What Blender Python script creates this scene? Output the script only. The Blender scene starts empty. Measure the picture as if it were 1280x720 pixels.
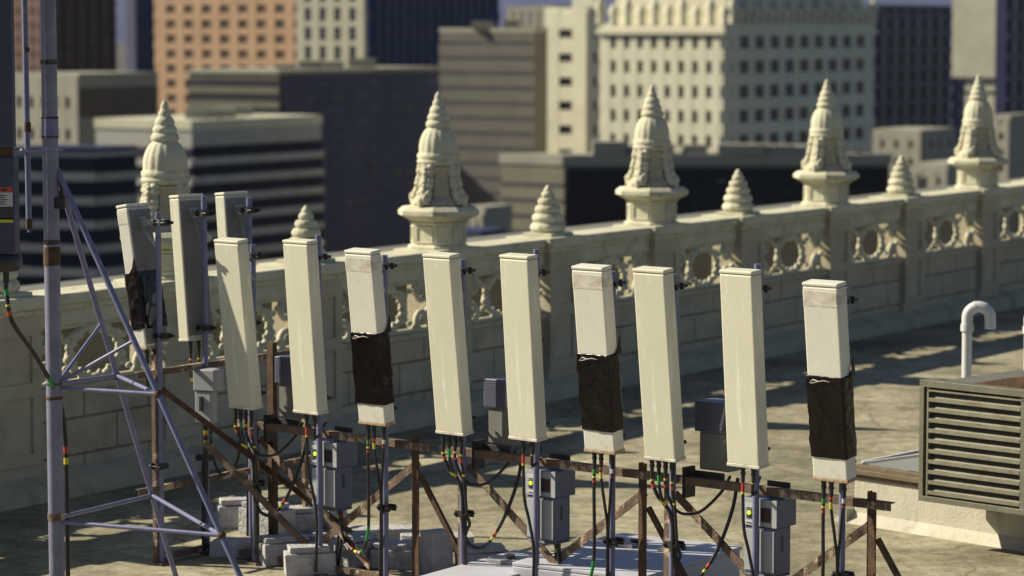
import bpy, math, random
from mathutils import Vector, Matrix, noise
random.seed(7)
sc = bpy.context.scene
COL = sc.collection
R = math.radians
F = 3600.0; HC = 4.3; HOR = 35.0          # focal length in photo pixels, eye height above the roof, horizon row
V = Vector

# ------------------------------------------------------------------ world, sun, camera
SUN_DIR = V((-0.975, 0.22, 0)).normalized()
ELEV = R(35)
w = bpy.data.worlds.new("World"); sc.world = w; w.use_nodes = True
nt = w.node_tree; bg = nt.nodes["Background"]
sky = nt.nodes.new("ShaderNodeTexSky"); sky.sky_type = 'NISHITA'; sky.sun_disc = False
sky.sun_elevation = ELEV
sky.sun_rotation = math.atan2(SUN_DIR.x, SUN_DIR.y)
sky.air_density = 0.8; sky.dust_density = 1.0; sky.ozone_density = 1.6; sky.altitude = 300
nt.links.new(sky.outputs[0], bg.inputs[0]); bg.inputs[1].default_value = 0.05
sd = bpy.data.lights.new("sun", 'SUN'); sd.energy = 5.0; sd.angle = R(0.6); sd.color = (1.0, 0.91, 0.70)
so = bpy.data.objects.new("sun", sd); COL.objects.link(so)
s3 = V((SUN_DIR.x * math.cos(ELEV), SUN_DIR.y * math.cos(ELEV), math.sin(ELEV)))
so.rotation_euler = s3.to_track_quat('Z', 'Y').to_euler(); so.location = (-30, 10, 40)
cd = bpy.data.cameras.new("camera"); co = bpy.data.objects.new("camera", cd); COL.objects.link(co)
cd.sensor_width = 36; cd.lens = 36 * F / 1280; cd.clip_start = 0.5; cd.clip_end = 60000
co.location = (0, 0, HC); co.rotation_euler = (R(90) - math.atan((360 - HOR) / F), 0, 0)
cd.dof.use_dof = True; cd.dof.focus_distance = 20.6; cd.dof.aperture_fstop = 1.95
sc.camera = co
sc.view_settings.view_transform = 'Standard'; sc.view_settings.look = 'None'
sc.view_settings.gamma = 1; sc.view_settings.exposure = 0.62
sc.render.engine = 'CYCLES'
try:
    sc.cycles.use_denoising = True
    sc.cycles.max_bounces = 6; sc.cycles.diffuse_bounces = 4; sc.cycles.transparent_max_bounces = 4
except Exception: pass

# ------------------------------------------------------------------ materials
def _n(t, k, **kw):
    n = t.nodes.new(k)
    for a, b in kw.items(): setattr(n, a, b)
    return n
def mat(name, c1, c2=None, scale=4, rough=.7, metal=0, bump=.15, bscale=None, stretch=(1, 1, 1), lo=.35, hi=.65,
        c3=None, s3=1.0, lo3=.55, hi3=.7, spec=.5, detail=6, coat=0, stretch3=(1, 1, 1)):
    m = bpy.data.materials.new(name); m.use_nodes = True
    t = m.node_tree; b = t.nodes["Principled BSDF"]
    b.inputs["Roughness"].default_value = rough; b.inputs["Metallic"].default_value = metal
    b.inputs["Specular IOR Level"].default_value = spec
    if coat: b.inputs["Coat Weight"].default_value = coat
    tc = _n(t, "ShaderNodeTexCoord"); mp = _n(t, "ShaderNodeMapping"); mp.inputs["Scale"].default_value = stretch
    t.links.new(tc.outputs["Object"], mp.inputs[0])
    if c2 is None: c2 = tuple(x * .8 for x in c1)
    ns = _n(t, "ShaderNodeTexNoise"); ns.inputs["Scale"].default_value = scale; ns.inputs["Detail"].default_value = detail
    ns.inputs["Roughness"].default_value = .62
    t.links.new(mp.outputs[0], ns.inputs["Vector"])
    rp = _n(t, "ShaderNodeValToRGB"); rp.color_ramp.elements[0].position = lo; rp.color_ramp.elements[1].position = hi
    rp.color_ramp.elements[0].color = (*c1, 1); rp.color_ramp.elements[1].color = (*c2, 1)
    t.links.new(ns.outputs[0], rp.inputs[0]); out = rp.outputs[0]
    if c3 is not None:
        mp3 = _n(t, "ShaderNodeMapping"); mp3.inputs["Scale"].default_value = stretch3
        mp3.inputs["Location"].default_value = (3.1, 7.7, 1.3)
        t.links.new(tc.outputs["Object"], mp3.inputs[0])
        n3 = _n(t, "ShaderNodeTexNoise"); n3.inputs["Scale"].default_value = s3; n3.inputs["Detail"].default_value = 8
        n3.inputs["Roughness"].default_value = .7
        t.links.new(mp3.outputs[0], n3.inputs["Vector"])
        r3 = _n(t, "ShaderNodeValToRGB"); r3.color_ramp.elements[0].position = lo3; r3.color_ramp.elements[1].position = hi3
        r3.color_ramp.elements[0].color = (0, 0, 0, 1); r3.color_ramp.elements[1].color = (1, 1, 1, 1)
        t.links.new(n3.outputs[0], r3.inputs[0])
        mx = _n(t, "ShaderNodeMix", data_type='RGBA'); mx.inputs["B"].default_value = (*c3, 1)
        t.links.new(r3.outputs[0], mx.inputs["Factor"]); t.links.new(out, mx.inputs["A"]); out = mx.outputs["Result"]
    t.links.new(out, b.inputs["Base Color"])
    if bump:
        nb = _n(t, "ShaderNodeTexNoise"); nb.inputs["Scale"].default_value = bscale or scale * 6; nb.inputs["Detail"].default_value = 5
        t.links.new(mp.outputs[0], nb.inputs["Vector"])
        bp = _n(t, "ShaderNodeBump"); bp.inputs["Strength"].default_value = bump; bp.inputs["Distance"].default_value = .02
        t.links.new(nb.outputs[0], bp.inputs["Height"]); t.links.new(bp.outputs[0], b.inputs["Normal"])
    return m
def emis(name, c, s):
    m = bpy.data.materials.new(name); m.use_nodes = True; b = m.node_tree.nodes["Principled BSDF"]
    b.inputs["Base Color"].default_value = (*c, 1); b.inputs["Emission Color"].default_value = (*c, 1)
    b.inputs["Emission Strength"].default_value = s; return m

M = {}
STC1, STC2 = (.47, .42, .31), (.38, .34, .25)
M['stone'] = mat('stone', STC1, STC2, 2.5, .85, bump=.35, bscale=30, c3=(.17, .165, .12), s3=1.6, lo3=.52, hi3=.78)
M['stone_light'] = mat('stone_light', (.57, .545, .41), (.49, .47, .35), 5, .85, bump=.35, bscale=45, c3=(.20, .20, .14), s3=3.5, lo3=.52, hi3=.8)
M['cream'] = mat('cream_paint', (.62, .60, .48), (.56, .54, .43), 1.4, .5, bump=.06, bscale=50, stretch=(1, 1, .5),
                 c3=(.74, .74, .64), s3=9, lo3=.55, hi3=.68, stretch3=(1.6, 1.6, .12))
M['white'] = mat('white_paint', (.68, .66, .58), (.60, .585, .51), 2, .5, bump=.06, bscale=60, c3=(.42, .38, .30), s3=7, lo3=.62, hi3=.78, stretch3=(1, 1, .6))
M['grime'] = mat('grime_paint', (.64, .61, .53), (.36, .32, .25), 10, .7, lo=.42, hi=.72, bump=.1, stretch=(1, 1, 2.5))
M['rustedge'] = mat('rust_edge', (.30, .16, .06), (.45, .38, .27), 26, .8, bump=.2)
M['wrap'] = mat('black_plastic', (.0055, .0035, .0042), (.010, .0065, .0075), 3, .2, bump=.8, bscale=10, spec=.28, stretch=(1, 1, .55))
M['tape'] = mat('torn_tape', (.6, .56, .48), (.4, .35, .3), 30, .5, bump=.1)
M['galv'] = mat('galvanised', (.19, .195, .33), (.14, .145, .25), 9, .38, metal=0, spec=.35, bump=.08, c3=(.20, .105, .045), s3=4.2, lo3=.68, hi3=.72)
M['galvpole'] = mat('galvanised_pole', (.23, .23, .32), (.165, .165, .235), 6, .40, metal=0, spec=.3, bump=.08, c3=(.22, .12, .05), s3=3.0, lo3=.70, hi3=.74)
M['rust'] = mat('rusty_steel', (.085, .055, .04), (.16, .105, .075), 9, .8, bump=.35, c3=(.46, .34, .23), s3=4.0, lo3=.53, hi3=.58)  # rust, with sun between the panel shadows painted in as tan patches
M['rustdark'] = mat('rust_dark', (.05, .03, .02), (.12, .062, .03), 14, .85, bump=.4)
M['darkmetal'] = mat('dark_metal', (.025, .024, .028), (.07, .06, .055), 14, .5, metal=.4, bump=.15)
M['bracket'] = mat('zinc_bracket', (.42, .42, .42), (.28, .28, .28), 20, .4, metal=.4, bump=.1)
M['rubber'] = mat('black_rubber', (.012, .012, .013), (.022, .022, .024), 20, .45, bump=.05)
M['green'] = mat('tape_green', (.02, .28, .06), (.02, .22, .05), 20, .5, bump=0)
M['yellow'] = mat('tape_yellow', (.62, .55, .03), (.5, .44, .03), 20, .5, bump=0)
M['red'] = mat('tape_red', (.5, .05, .02), (.42, .05, .02), 20, .5, bump=0)
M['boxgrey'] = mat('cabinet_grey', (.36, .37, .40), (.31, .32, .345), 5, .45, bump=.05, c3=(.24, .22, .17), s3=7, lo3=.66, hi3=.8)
M['boxblue'] = mat('cabinet_blue_grey', (.12, .13, .19), (.10, .105, .16), 6, .45, bump=.05)  # cabinet shade put into the colour; the grey above serves its lit front
M['rru'] = mat('radio_casing', (.17, .17, .16), (.14, .14, .135), 6, .5, bump=.05, c3=(.42, .40, .34), s3=5, lo3=.6, hi3=.66)
M['led'] = emis('led_lit', (.55, .9, .04), .55)
M['redlamp'] = mat('red_lamp', (.12, .008, .006), (.09, .006, .005), 20, .3, bump=0)
M['blackpl'] = mat('black_panel', (.02, .02, .025), (.035, .035, .04), 8, .4, bump=.03)
M['block'] = mat('concrete_block', (.47, .46, .48), (.36, .35, .36), 9, .95, bump=1.0, bscale=38, c3=(.22, .2, .18), s3=6, lo3=.55, hi3=.7)
M['duct'] = mat('painted_duct', (.50, .50, .57), (.42, .42, .48), 1.8, .55, bump=.04, c3=(.34, .33, .32), s3=2.5, lo3=.6, hi3=.8)
M['curb'] = mat('curb_plaster', (.50, .475, .39), (.42, .395, .32), 3, .85, bump=.3, bscale=40, c3=(.22, .19, .14), s3=2.2, lo3=.55, hi3=.8, stretch3=(2.5, 2.5, .5))
M['louver'] = mat('weathered_louvre', (.235, .225, .165), (.165, .155, .11), 5, .6, metal=.1, bump=.15, c3=(.13, .085, .045), s3=6, lo3=.55, hi3=.72, stretch3=(1, 1, 3))
M['frame'] = mat('weathered_frame', (.21, .20, .155), (.15, .14, .105), 6, .5, metal=.3, bump=.15, c3=(.30, .26, .18), s3=7, lo3=.6, hi3=.7)
M['flash'] = mat('brown_flashing', (.16, .12, .07), (.11, .08, .045), 6, .6, bump=.2)
M['sheet'] = mat('grey_sheet', (.22, .23, .22), (.18, .19, .18), 2, .35, bump=.05)
M['pipe'] = mat('white_pipe', (.58, .58, .58), (.52, .52, .52), 8, .5, bump=.05, c3=(.35, .33, .29), s3=6, lo3=.62, hi3=.78)
M['label_white'] = mat('label_white', (.5, .5, .5), None, 20, .5, bump=0)
M['backgrey'] = mat('back_plate_grey', (.19, .185, .17), (.15, .145, .135), 4, .6, bump=.05)
M['navybox'] = mat('navy_housing', (.045, .047, .085), (.035, .037, .07), 5, .5, bump=.05)
M['amber'] = mat('amber_blind', (.42, .28, .07), (.3, .2, .05), 1, .7, bump=0)

def roof_mat():
    m = bpy.data.materials.new('roof_concrete'); m.use_nodes = True
    t = m.node_tree; b = t.nodes["Principled BSDF"]; b.inputs["Roughness"].default_value = .92
    tc = _n(t, "ShaderNodeTexCoord")
    def noise_(s, d=6, r=.6, st=(1, 1, 1)):
        mp = _n(t, "ShaderNodeMapping"); mp.inputs["Scale"].default_value = st; t.links.new(tc.outputs["Object"], mp.inputs[0])
        n = _n(t, "ShaderNodeTexNoise"); n.inputs["Scale"].default_value = s; n.inputs["Detail"].default_value = d
        n.inputs["Roughness"].default_value = r; t.links.new(mp.outputs[0], n.inputs["Vector"]); return n.outputs[0]
    def ramp(src, stops):
        r = _n(t, "ShaderNodeValToRGB"); e = r.color_ramp.elements
        e[0].position, e[0].color = stops[0][0], (*stops[0][1], 1); e[1].position, e[1].color = stops[-1][0], (*stops[-1][1], 1)
        for p, c in stops[1:-1]:
            q = e.new(p); q.color = (*c, 1)
        t.links.new(src, r.inputs[0]); return r.outputs[0]
    def mix(a, bc, f, mode='MIX'):
        x = _n(t, "ShaderNodeMix", data_type='RGBA', blend_type=mode)
        if isinstance(f, float): x.inputs["Factor"].default_value = f
        else: t.links.new(f, x.inputs["Factor"])
        for k, s in (("A", a), ("B", bc)):
            if isinstance(s, tuple): x.inputs[k].default_value = (*s, 1)
            else: t.links.new(s, x.inputs[k])
        return x.outputs["Result"]
    base = ramp(noise_(.55, 8, .68), [(.36, (.18, .16, .10)), (.5, (.31, .28, .19)), (.64, (.45, .41, .29))])
    fine = ramp(noise_(5, 9, .8), [(.36, (.48, .48, .46)), (.58, (1, 1, 1))])
    c = mix(base, fine, 1.0, 'MULTIPLY')
    st = ramp(noise_(1.5, 9, .75), [(.54, (0, 0, 0)), (.64, (.9, .9, .9))])
    c = mix(c, (.14, .12, .075), st)
    st2 = ramp(noise_(4, 6, .7), [(.62, (0, 0, 0)), (.72, (.8, .8, .8))])
    c = mix(c, (.46, .40, .24), st2)
    # cracks and seams
    vo = _n(t, "ShaderNodeTexVoronoi", feature='DISTANCE_TO_EDGE'); vo.inputs["Scale"].default_value = .42
    mpv = _n(t, "ShaderNodeMapping"); t.links.new(tc.outputs["Object"], mpv.inputs[0])
    nz = _n(t, "ShaderNodeTexNoise"); nz.inputs["Scale"].default_value = 2.0
    av = _n(t, "ShaderNodeVectorMath", operation='MULTIPLY_ADD'); av.inputs[1].default_value = (.5, .5, 0)
    t.links.new(tc.outputs["Object"], nz.inputs["Vector"]); t.links.new(nz.outputs["Color"], av.inputs[0]); t.links.new(mpv.outputs[0], av.inputs[2])
    t.links.new(av.outputs[0], vo.inputs["Vector"])
    cr = ramp(vo.outputs["Distance"], [(.0, (1, 1, 1)), (.012, (0, 0, 0))])
    c = mix(c, (.16, .14, .09), cr)
    t.links.new(c, b.inputs["Base Color"])
    bp = _n(t, "ShaderNodeBump"); bp.inputs["Strength"].default_value = .6; bp.inputs["Distance"].default_value = .03
    t.links.new(noise_(9, 8, .7), bp.inputs["Height"]); t.links.new(bp.outputs[0], b.inputs["Normal"])
    return m
M['roof'] = roof_mat()

def ashlar_mat():
    m = mat('ashlar', STC1, STC2, 2.5, .88, bump=0, c3=(.22, .215, .155), s3=1.1, lo3=.5, hi3=.75)
    t = m.node_tree; b = t.nodes["Principled BSDF"]; src = b.inputs["Base Color"].links[0].from_socket
    tc = _n(t, "ShaderNodeTexCoord"); sx = _n(t, "ShaderNodeSeparateXYZ"); cx = _n(t, "ShaderNodeCombineXYZ")
    t.links.new(tc.outputs["Object"], sx.inputs[0]); t.links.new(sx.outputs[0], cx.inputs[0]); t.links.new(sx.outputs[2], cx.inputs[1])
    br = _n(t, "ShaderNodeTexBrick"); br.inputs["Scale"].default_value = 1.0
    br.inputs["Brick Width"].default_value = .92; br.inputs["Row Height"].default_value = .345
    br.inputs["Mortar Size"].default_value = .012; br.inputs["Mortar Smooth"].default_value = .6; br.offset = .5
    br.inputs["Color1"].default_value = (1, 1, 1, 1); br.inputs["Color2"].default_value = (.9, .9, .88, 1); br.inputs["Mortar"].default_value = (.6, .58, .52, 1)
    t.links.new(cx.outputs[0], br.inputs["Vector"])
    mx = _n(t, "ShaderNodeMix", data_type='RGBA', blend_type='MULTIPLY'); mx.inputs["Factor"].default_value = 1
    t.links.new(src, mx.inputs["A"]); t.links.new(br.outputs[0], mx.inputs["B"]); t.links.new(mx.outputs["Result"], b.inputs["Base Color"])
    bp = _n(t, "ShaderNodeBump", invert=True); bp.inputs["Strength"].default_value = 1; bp.inputs["Distance"].default_value = .03
    t.links.new(br.outputs["Fac"], bp.inputs["Height"]); t.links.new(bp.outputs[0], b.inputs["Normal"])
    return m
M['ashlar'] = ashlar_mat()

# ------------------------------------------------------------------ mesh builder
class MB:
    def __init__(s): s.v = []; s.f = []; s.mi = []; s.sm = []; s.T = Matrix.Identity(4)
    def add(s, vs, fs, mi=0, smooth=False):
        o = len(s.v); s.v += [s.T @ V(p) for p in vs]
        for k, f in enumerate(fs):
            s.f.append([o + i for i in f]); s.mi.append(mi if isinstance(mi, int) else mi[k]); s.sm.append(smooth if isinstance(smooth, bool) else smooth[k])
        return s
    def box(s, x0, x1, y0, y1, z0, z1, mi=0):
        return s.add([(x0, y0, z0), (x1, y0, z0), (x1, y1, z0), (x0, y1, z0), (x0, y0, z1), (x1, y0, z1), (x1, y1, z1), (x0, y1, z1)],
                     [(3, 2, 1, 0), (4, 5, 6, 7), (0, 1, 5, 4), (1, 2, 6, 5), (2, 3, 7, 6), (3, 0, 4, 7)], mi)
    def bar(s, p, q, wd, ht, up=V((0, 0, 1)), mi=0, L=False):
        p, q = V(p), V(q); d = (q - p).normalized(); x = d.cross(up)
        if x.length < 1e-4: x = d.cross(V((0, 1, 0)))
        x.normalize(); y = x.cross(d)
        def sec(a0, a1, b0, b1):
            vs = [p + x * a + y * b for a, b in ((a0, b0), (a1, b0), (a1, b1), (a0, b1))] + [q + x * a + y * b for a, b in ((a0, b0), (a1, b0), (a1, b1), (a0, b1))]
            s.add(vs, [(0, 1, 2, 3), (7, 6, 5, 4), (0, 4, 5, 1), (1, 5, 6, 2), (2, 6, 7, 3), (3, 7, 4, 0)], mi)
        if L:
            t = .008; sec(-wd / 2, wd / 2, ht / 2 - t, ht / 2); sec(-wd / 2, -wd / 2 + t, -ht / 2, ht / 2 - t - .0005)
        else: sec(-wd / 2, wd / 2, -ht / 2, ht / 2)
        return s
    def tube(s, pts, r, n=10, mi=0, cap=True):
        pts = [V(p) for p in pts]; N = len(pts); rs = r if isinstance(r, (list, tuple)) else [r] * N
        ref = None; vs = []
        for i, p in enumerate(pts):
            d = (pts[min(i + 1, N - 1)] - pts[max(i - 1, 0)]).normalized()
            if ref is None:
                ref = d.cross(V((0, 0, 1)));
                if ref.length < .05: ref = d.cross(V((0, 1, 0)))
            x = (ref - d * ref.dot(d)).normalized(); ref = x; y = d.cross(x)
            for k in range(n):
                a = 2 * math.pi * k / n; vs.append(p + (x * math.cos(a) + y * math.sin(a)) * rs[i])
        fs = []; mm = []; sm = []
        for i in range(N - 1):
            for k in range(n):
                fs.append((i * n + k, i * n + (k + 1) % n, (i + 1) * n + (k + 1) % n, (i + 1) * n + k))
                mm.append(mi if isinstance(mi, int) else mi[i]); sm.append(True)
        if cap:
            m0 = len(vs); vs += vs[:n] + vs[(N - 1) * n:N * n]
            fs.append(tuple(range(m0 + n - 1, m0 - 1, -1))); fs.append(tuple(range(m0 + n, m0 + 2 * n)))
            mm += [mm[0], mm[-1]]; sm += [False, False]
        return s.add(vs, fs, mm, sm)
    def cyl(s, p, q, r, n=14, mi=0): return s.tube([p, q], r, n, mi)
    def lathe(s, prof, n=24, mod=None, mi=0, smooth=True, c=(0, 0), rot=0):
        vs = []; fs = []
        for r, z in prof:
            for k in range(n):
                a = 2 * math.pi * k / n + rot; rr = r * (mod(a, z) if mod else 1)
                vs.append((c[0] + rr * math.cos(a), c[1] + rr * math.sin(a), z))
        for i in range(len(prof) - 1):
            for k in range(n): fs.append((i * n + k, i * n + (k + 1) % n, (i + 1) * n + (k + 1) % n, (i + 1) * n + k))
        nf = len(fs); m0 = len(vs); vs += vs[:n] + vs[-n:]
        fs.append(tuple(range(m0 + n - 1, m0 - 1, -1))); fs.append(tuple(range(m0 + n, m0 + 2 * n)))
        return s.add(vs, fs, mi, [smooth] * nf + [False, False])
    def prism(s, poly, z0, z1, mi=0):
        n = len(poly)
        return s.add([(x, y, z0) for x, y in poly] + [(x, y, z1) for x, y in poly],
                     [tuple(range(n - 1, -1, -1)), tuple(range(n, 2 * n))] + [(i, (i + 1) % n, n + (i + 1) % n, n + i) for i in range(n)], mi)
    def sphere(s, c, r, mi=0, n=10, sq=(1, 1, 1)):
        m = n // 2 + 1; vs = []; fs = []
        for i in range(m + 1):
            t = math.pi * i / m
            for k in range(n):
                a = 2 * math.pi * k / n
                vs.append((c[0] + r * sq[0] * math.sin(t) * math.cos(a), c[1] + r * sq[1] * math.sin(t) * math.sin(a), c[2] + r * sq[2] * math.cos(t)))
        for i in range(m):
            for k in range(n): fs.append((i * n + k, (i + 1) * n + k, (i + 1) * n + (k + 1) % n, i * n + (k + 1) % n))
        return s.add(vs, fs, mi, True)
    def build(s, name, mats, parent=None, loc=None, rotz=0, bevel=0, seg=2):
        me = bpy.data.meshes.new(name); me.from_pydata([tuple(p) for p in s.v], [], s.f)
        if not isinstance(mats, (list, tuple)): mats = [mats]
        for m in mats: me.materials.append(M[m] if isinstance(m, str) else m)
        me.polygons.foreach_set("material_index", s.mi); me.polygons.foreach_set("use_smooth", s.sm)
        me.update(); o = bpy.data.objects.new(name, me); COL.objects.link(o)
        if parent: o.parent = parent
        if loc is not None: o.location = loc
        o.rotation_euler.z = rotz
        if bevel:
            b = o.modifiers.new("bevel", 'BEVEL'); b.width = bevel; b.segments = seg; b.limit_method = 'ANGLE'; b.angle_limit = R(50)
        return o

def tag(o, label=None, cat=None, group=None, kind=None):
    for k, x in (('label', label), ('category', cat), ('group', group), ('kind', kind)):
        if x: o[k] = x
    return o
def thing(name, label, cat, loc=(0, 0, 0), rotz=0, group=None):
    o = bpy.data.objects.new(name, None); COL.objects.link(o); o.location = loc; o.rotation_euler.z = rotz
    o.empty_display_size = .2
    return tag(o, label, cat, group)
def children(o): return list(o.children)
def dup(root, loc, rotz, label, group=None):
    r = root.copy(); COL.objects.link(r); r.location = loc; r.rotation_euler = (0, 0, rotz); r['label'] = label
    if group: r['group'] = group
    for ch in children(root):
        c = ch.copy(); COL.objects.link(c); c.parent = r
        for g in children(ch):
            d = g.copy(); COL.objects.link(d); d.parent = c
    return r
def at(px, py, Y): return V(((px - 640) / F * Y, Y, HC - (py - HOR) / F * Y))   # photo pixel -> point at real depth Y (row measured from the level horizon)
def spline(pts, k=8):
    pts = [V(p) for p in pts]; P = [2 * pts[0] - pts[1]] + pts + [2 * pts[-1] - pts[-2]]; out = []
    for i in range(1, len(P) - 2):
        for j in range(k):
            t = j / k; a, b, c, d = P[i - 1], P[i], P[i + 1], P[i + 2]
            out.append(.5 * ((2 * b) + (c - a) * t + (2 * a - 5 * b + 4 * c - d) * t * t + (3 * b - a - 3 * c + d) * t ** 3))
    return out + [pts[-1]]

# ------------------------------------------------------------------ roof deck, street level, hills
EP = V((.549, .836)); EN = V((.836, -.549))            # along the parapet, and its normal towards the roof
P0 = V((-3.36, 27.9)) + V((.836, -.549)) * .15; ROTP = math.atan2(EP.y, EP.x)
def wallpt(t, off=0): q = P0 + EP * t + EN * off; return (q.x, q.y)
b = MB(); poly = [wallpt(-32, -.25), wallpt(-32, 34), wallpt(34, 34), wallpt(34, -.25)]
b.prism(poly, -55, 0); tag(b.build('roof_deck', 'roof'), kind='structure')
gm = mat('city_ground', (.05, .05, .052), (.075, .073, .07), .02, .9, bump=0)
b = MB(); b.add([(-9000, -3000, -55.2), (9000, -3000, -55.2), (9000, 16000, -55.2), (-9000, 16000, -55.2)], [(0, 1, 2, 3)])
tag(b.build('ground', gm), kind='structure')
hm = mat('hill_scrub', (.055, .07, .15), (.07, .085, .17), .002, .95, bump=0)  # blue distance haze is put into the hill colour
b = MB(); n = 60; vs = []; fs = []
for i in range(n + 1):
    x = -6000 + 12000 * i / n; h = 260 + 150 * noise.noise(V((x / 1500, 3.3, 0))) + 50 * noise.noise(V((x / 350, 1.3, 0)))
    vs += [(x, 12000, -56), (x, 13500, h), (x, 15000, -56)]
for i in range(n): fs += [(3 * i, 3 * i + 3, 3 * i + 4, 3 * i + 1), (3 * i + 1, 3 * i + 4, 3 * i + 5, 3 * i + 2)]
b.add(vs, fs, 0, True); tag(b.build('hills', hm), kind='structure')

# ------------------------------------------------------------------ parapet wall (local x along it, local y outwards from the roof)
TS = [x * 4.70 for x in (-1.0, -.5, 0, .4755, .9875, 1.4654, 1.974, 2.445, 2.978, 3.483, 4.047, 4.56, 5.08)]
BIG = [True, False] * 6 + [True]
wall = thing('parapet_wall', 'long cream stone balustrade with spired finials along the roof edge', 'parapet', (P0.x, P0.y, 0), ROTP)
x0, x1 = TS[0] - 14, TS[-1] + 12
ZO0, ZO1, ZT = 1.00, 1.56, 1.87
b = MB(); b.box(x0, x1, 0, .30, 0, ZO0 - .06); b.build('wall_base', 'ashlar', wall)
b = MB(); b.add([(x0, -.22, 0), (x0, -.22, .17), (x0, -.003, .25), (x0, -.003, 0), (x1, -.22, 0), (x1, -.22, .17), (x1, -.003, .25), (x1, -.003, 0)],
                [(0, 1, 2, 3), (7, 6, 5, 4), (0, 4, 5, 1), (1, 5, 6, 2), (2, 6, 7, 3)]); b.build('plinth', 'stone', wall)
b = MB(); b.box(x0, x1, -.035, .335, ZO0 - .06, ZO0); b.build('sill_course', 'stone', wall, bevel=.012)
b = MB(); b.box(x0, x1, .0, .30, ZO1, ZT - .16); b.box(x0, x1, -.04, .34, ZT - .16, ZT - .10); b.box(x0, x1, -.09, .39, ZT - .10, ZT)
b.build('coping', 'stone_light', wall, bevel=.014)
def scroll(cx, cz, r0, turns, a0, sgn):
    out = []
    for i in range(22):
        u = i / 21; a = a0 + sgn * turns * 2 * math.pi * u; r = r0 * (1 - .8 * u)
        out.append((cx + r * math.cos(a), .045, cz + r * math.sin(a)))
    return out
def ornament(width):
    b = MB(); zc = (ZO0 + ZO1) / 2; H = ZO1 - ZO0
    ring = [(.36 * math.cos(a), .045, zc + .24 * math.sin(a)) for a in [2 * math.pi * i / 40 for i in range(41)]]
    b.tube(ring, [.036 + .012 * math.sin(i * 1.9) for i in range(41)], 8)
    for i in range(14):
        a = 2 * math.pi * i / 14 + .2; b.sphere((.375 * math.cos(a), .035, zc + .245 * math.sin(a)), .046 + .016 * (i % 2), n=8, sq=(1.1, .7, .8))
        b.sphere((.31 * math.cos(a + .22), .04, zc + .20 * math.sin(a + .22)), .026, n=6)
    for q in (-1, 1):
        for e in (-1, 1):
            for k in range(4): b.sphere((q * (.40 + .085 * k), .04, zc + e * (.13 + .045 * k)), .045 - .004 * k, n=7, sq=(1.2, .7, .8))
    for q in (-1, 1):
        for e in (-1, 1):
            w2 = width / 2
            b.tube(scroll(q * (w2 - .17), zc + e * .15, .125, 1.25, R(90 * e), q * e), [.042 - .02 * i / 21 for i in range(22)], 8)
            b.tube(spline([(q * (w2 - .02), .045, zc + e * .03), (q * (w2 - .09), .045, zc + e * .09), (q * (w2 - .07), .045, zc + e * .19), (q * (w2 - .02), .045, zc + e * .26)], 5), .03, 8)
            b.sphere((q * (w2 - .17), .04, zc + e * .15), .045, n=8)
    b.tube([(-width / 2, .045, ZO0 + .02), (width / 2, .045, ZO0 + .02)], .028, 7); b.tube([(-width / 2, .045, ZO1 - .015), (width / 2, .045, ZO1 - .015)], .022, 7)
    return b
PW = .62
for i in range(len(TS) - 1):
    wd = TS[i + 1] - TS[i] - PW; o = ornament(wd).build('ornament', 'stone_light', wall); o.location = ((TS[i] + TS[i + 1]) / 2, 0, 0)
    # lower wall sunken block panel
pb = MB(); pw = PW / 2
pb.box(-pw, pw, -.07, .37, .0, ZO0 + .0); pb.box(-pw, pw, -.07, .37, ZO0, ZT - .12)
p_face = MB(); p_face.box(-pw, pw, -.06, .36, 0, ZT - .115)
for (a0, a1, z0, z1) in ((-pw, -pw + .12, .34, ZT - .116), (pw - .12, pw, .34, ZT - .116), (-pw + .12, pw - .12, ZO0 - .04, ZO0 + .09), (-pw + .12, pw - .12, 1.52, ZT - .116), (-pw + .12, pw - .12, .34, .44)):
    p_face.box(a0, a1, -.085, -.0605, z0, z1)
p_mesh = None
cap_b = MB(); cap_b.box(-pw - .05, pw + .05, -.115, .415, ZT - .165, ZT - .108); cap_b.box(-pw - .12, pw + .12, -.165, .465, ZT - .106, ZT + .012)
proto_p = p_face.build('pier', 'stone', wall, (TS[0], 0, 0)); proto_c = cap_b.build('pier_cap', 'stone_light', wall, (TS[0], 0, 0), bevel=.014)
for t in TS[1:]:
    for pr in (proto_p, proto_c):
        c = pr.copy(); COL.objects.link(c); c.location = (t, 0, 0)

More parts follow.
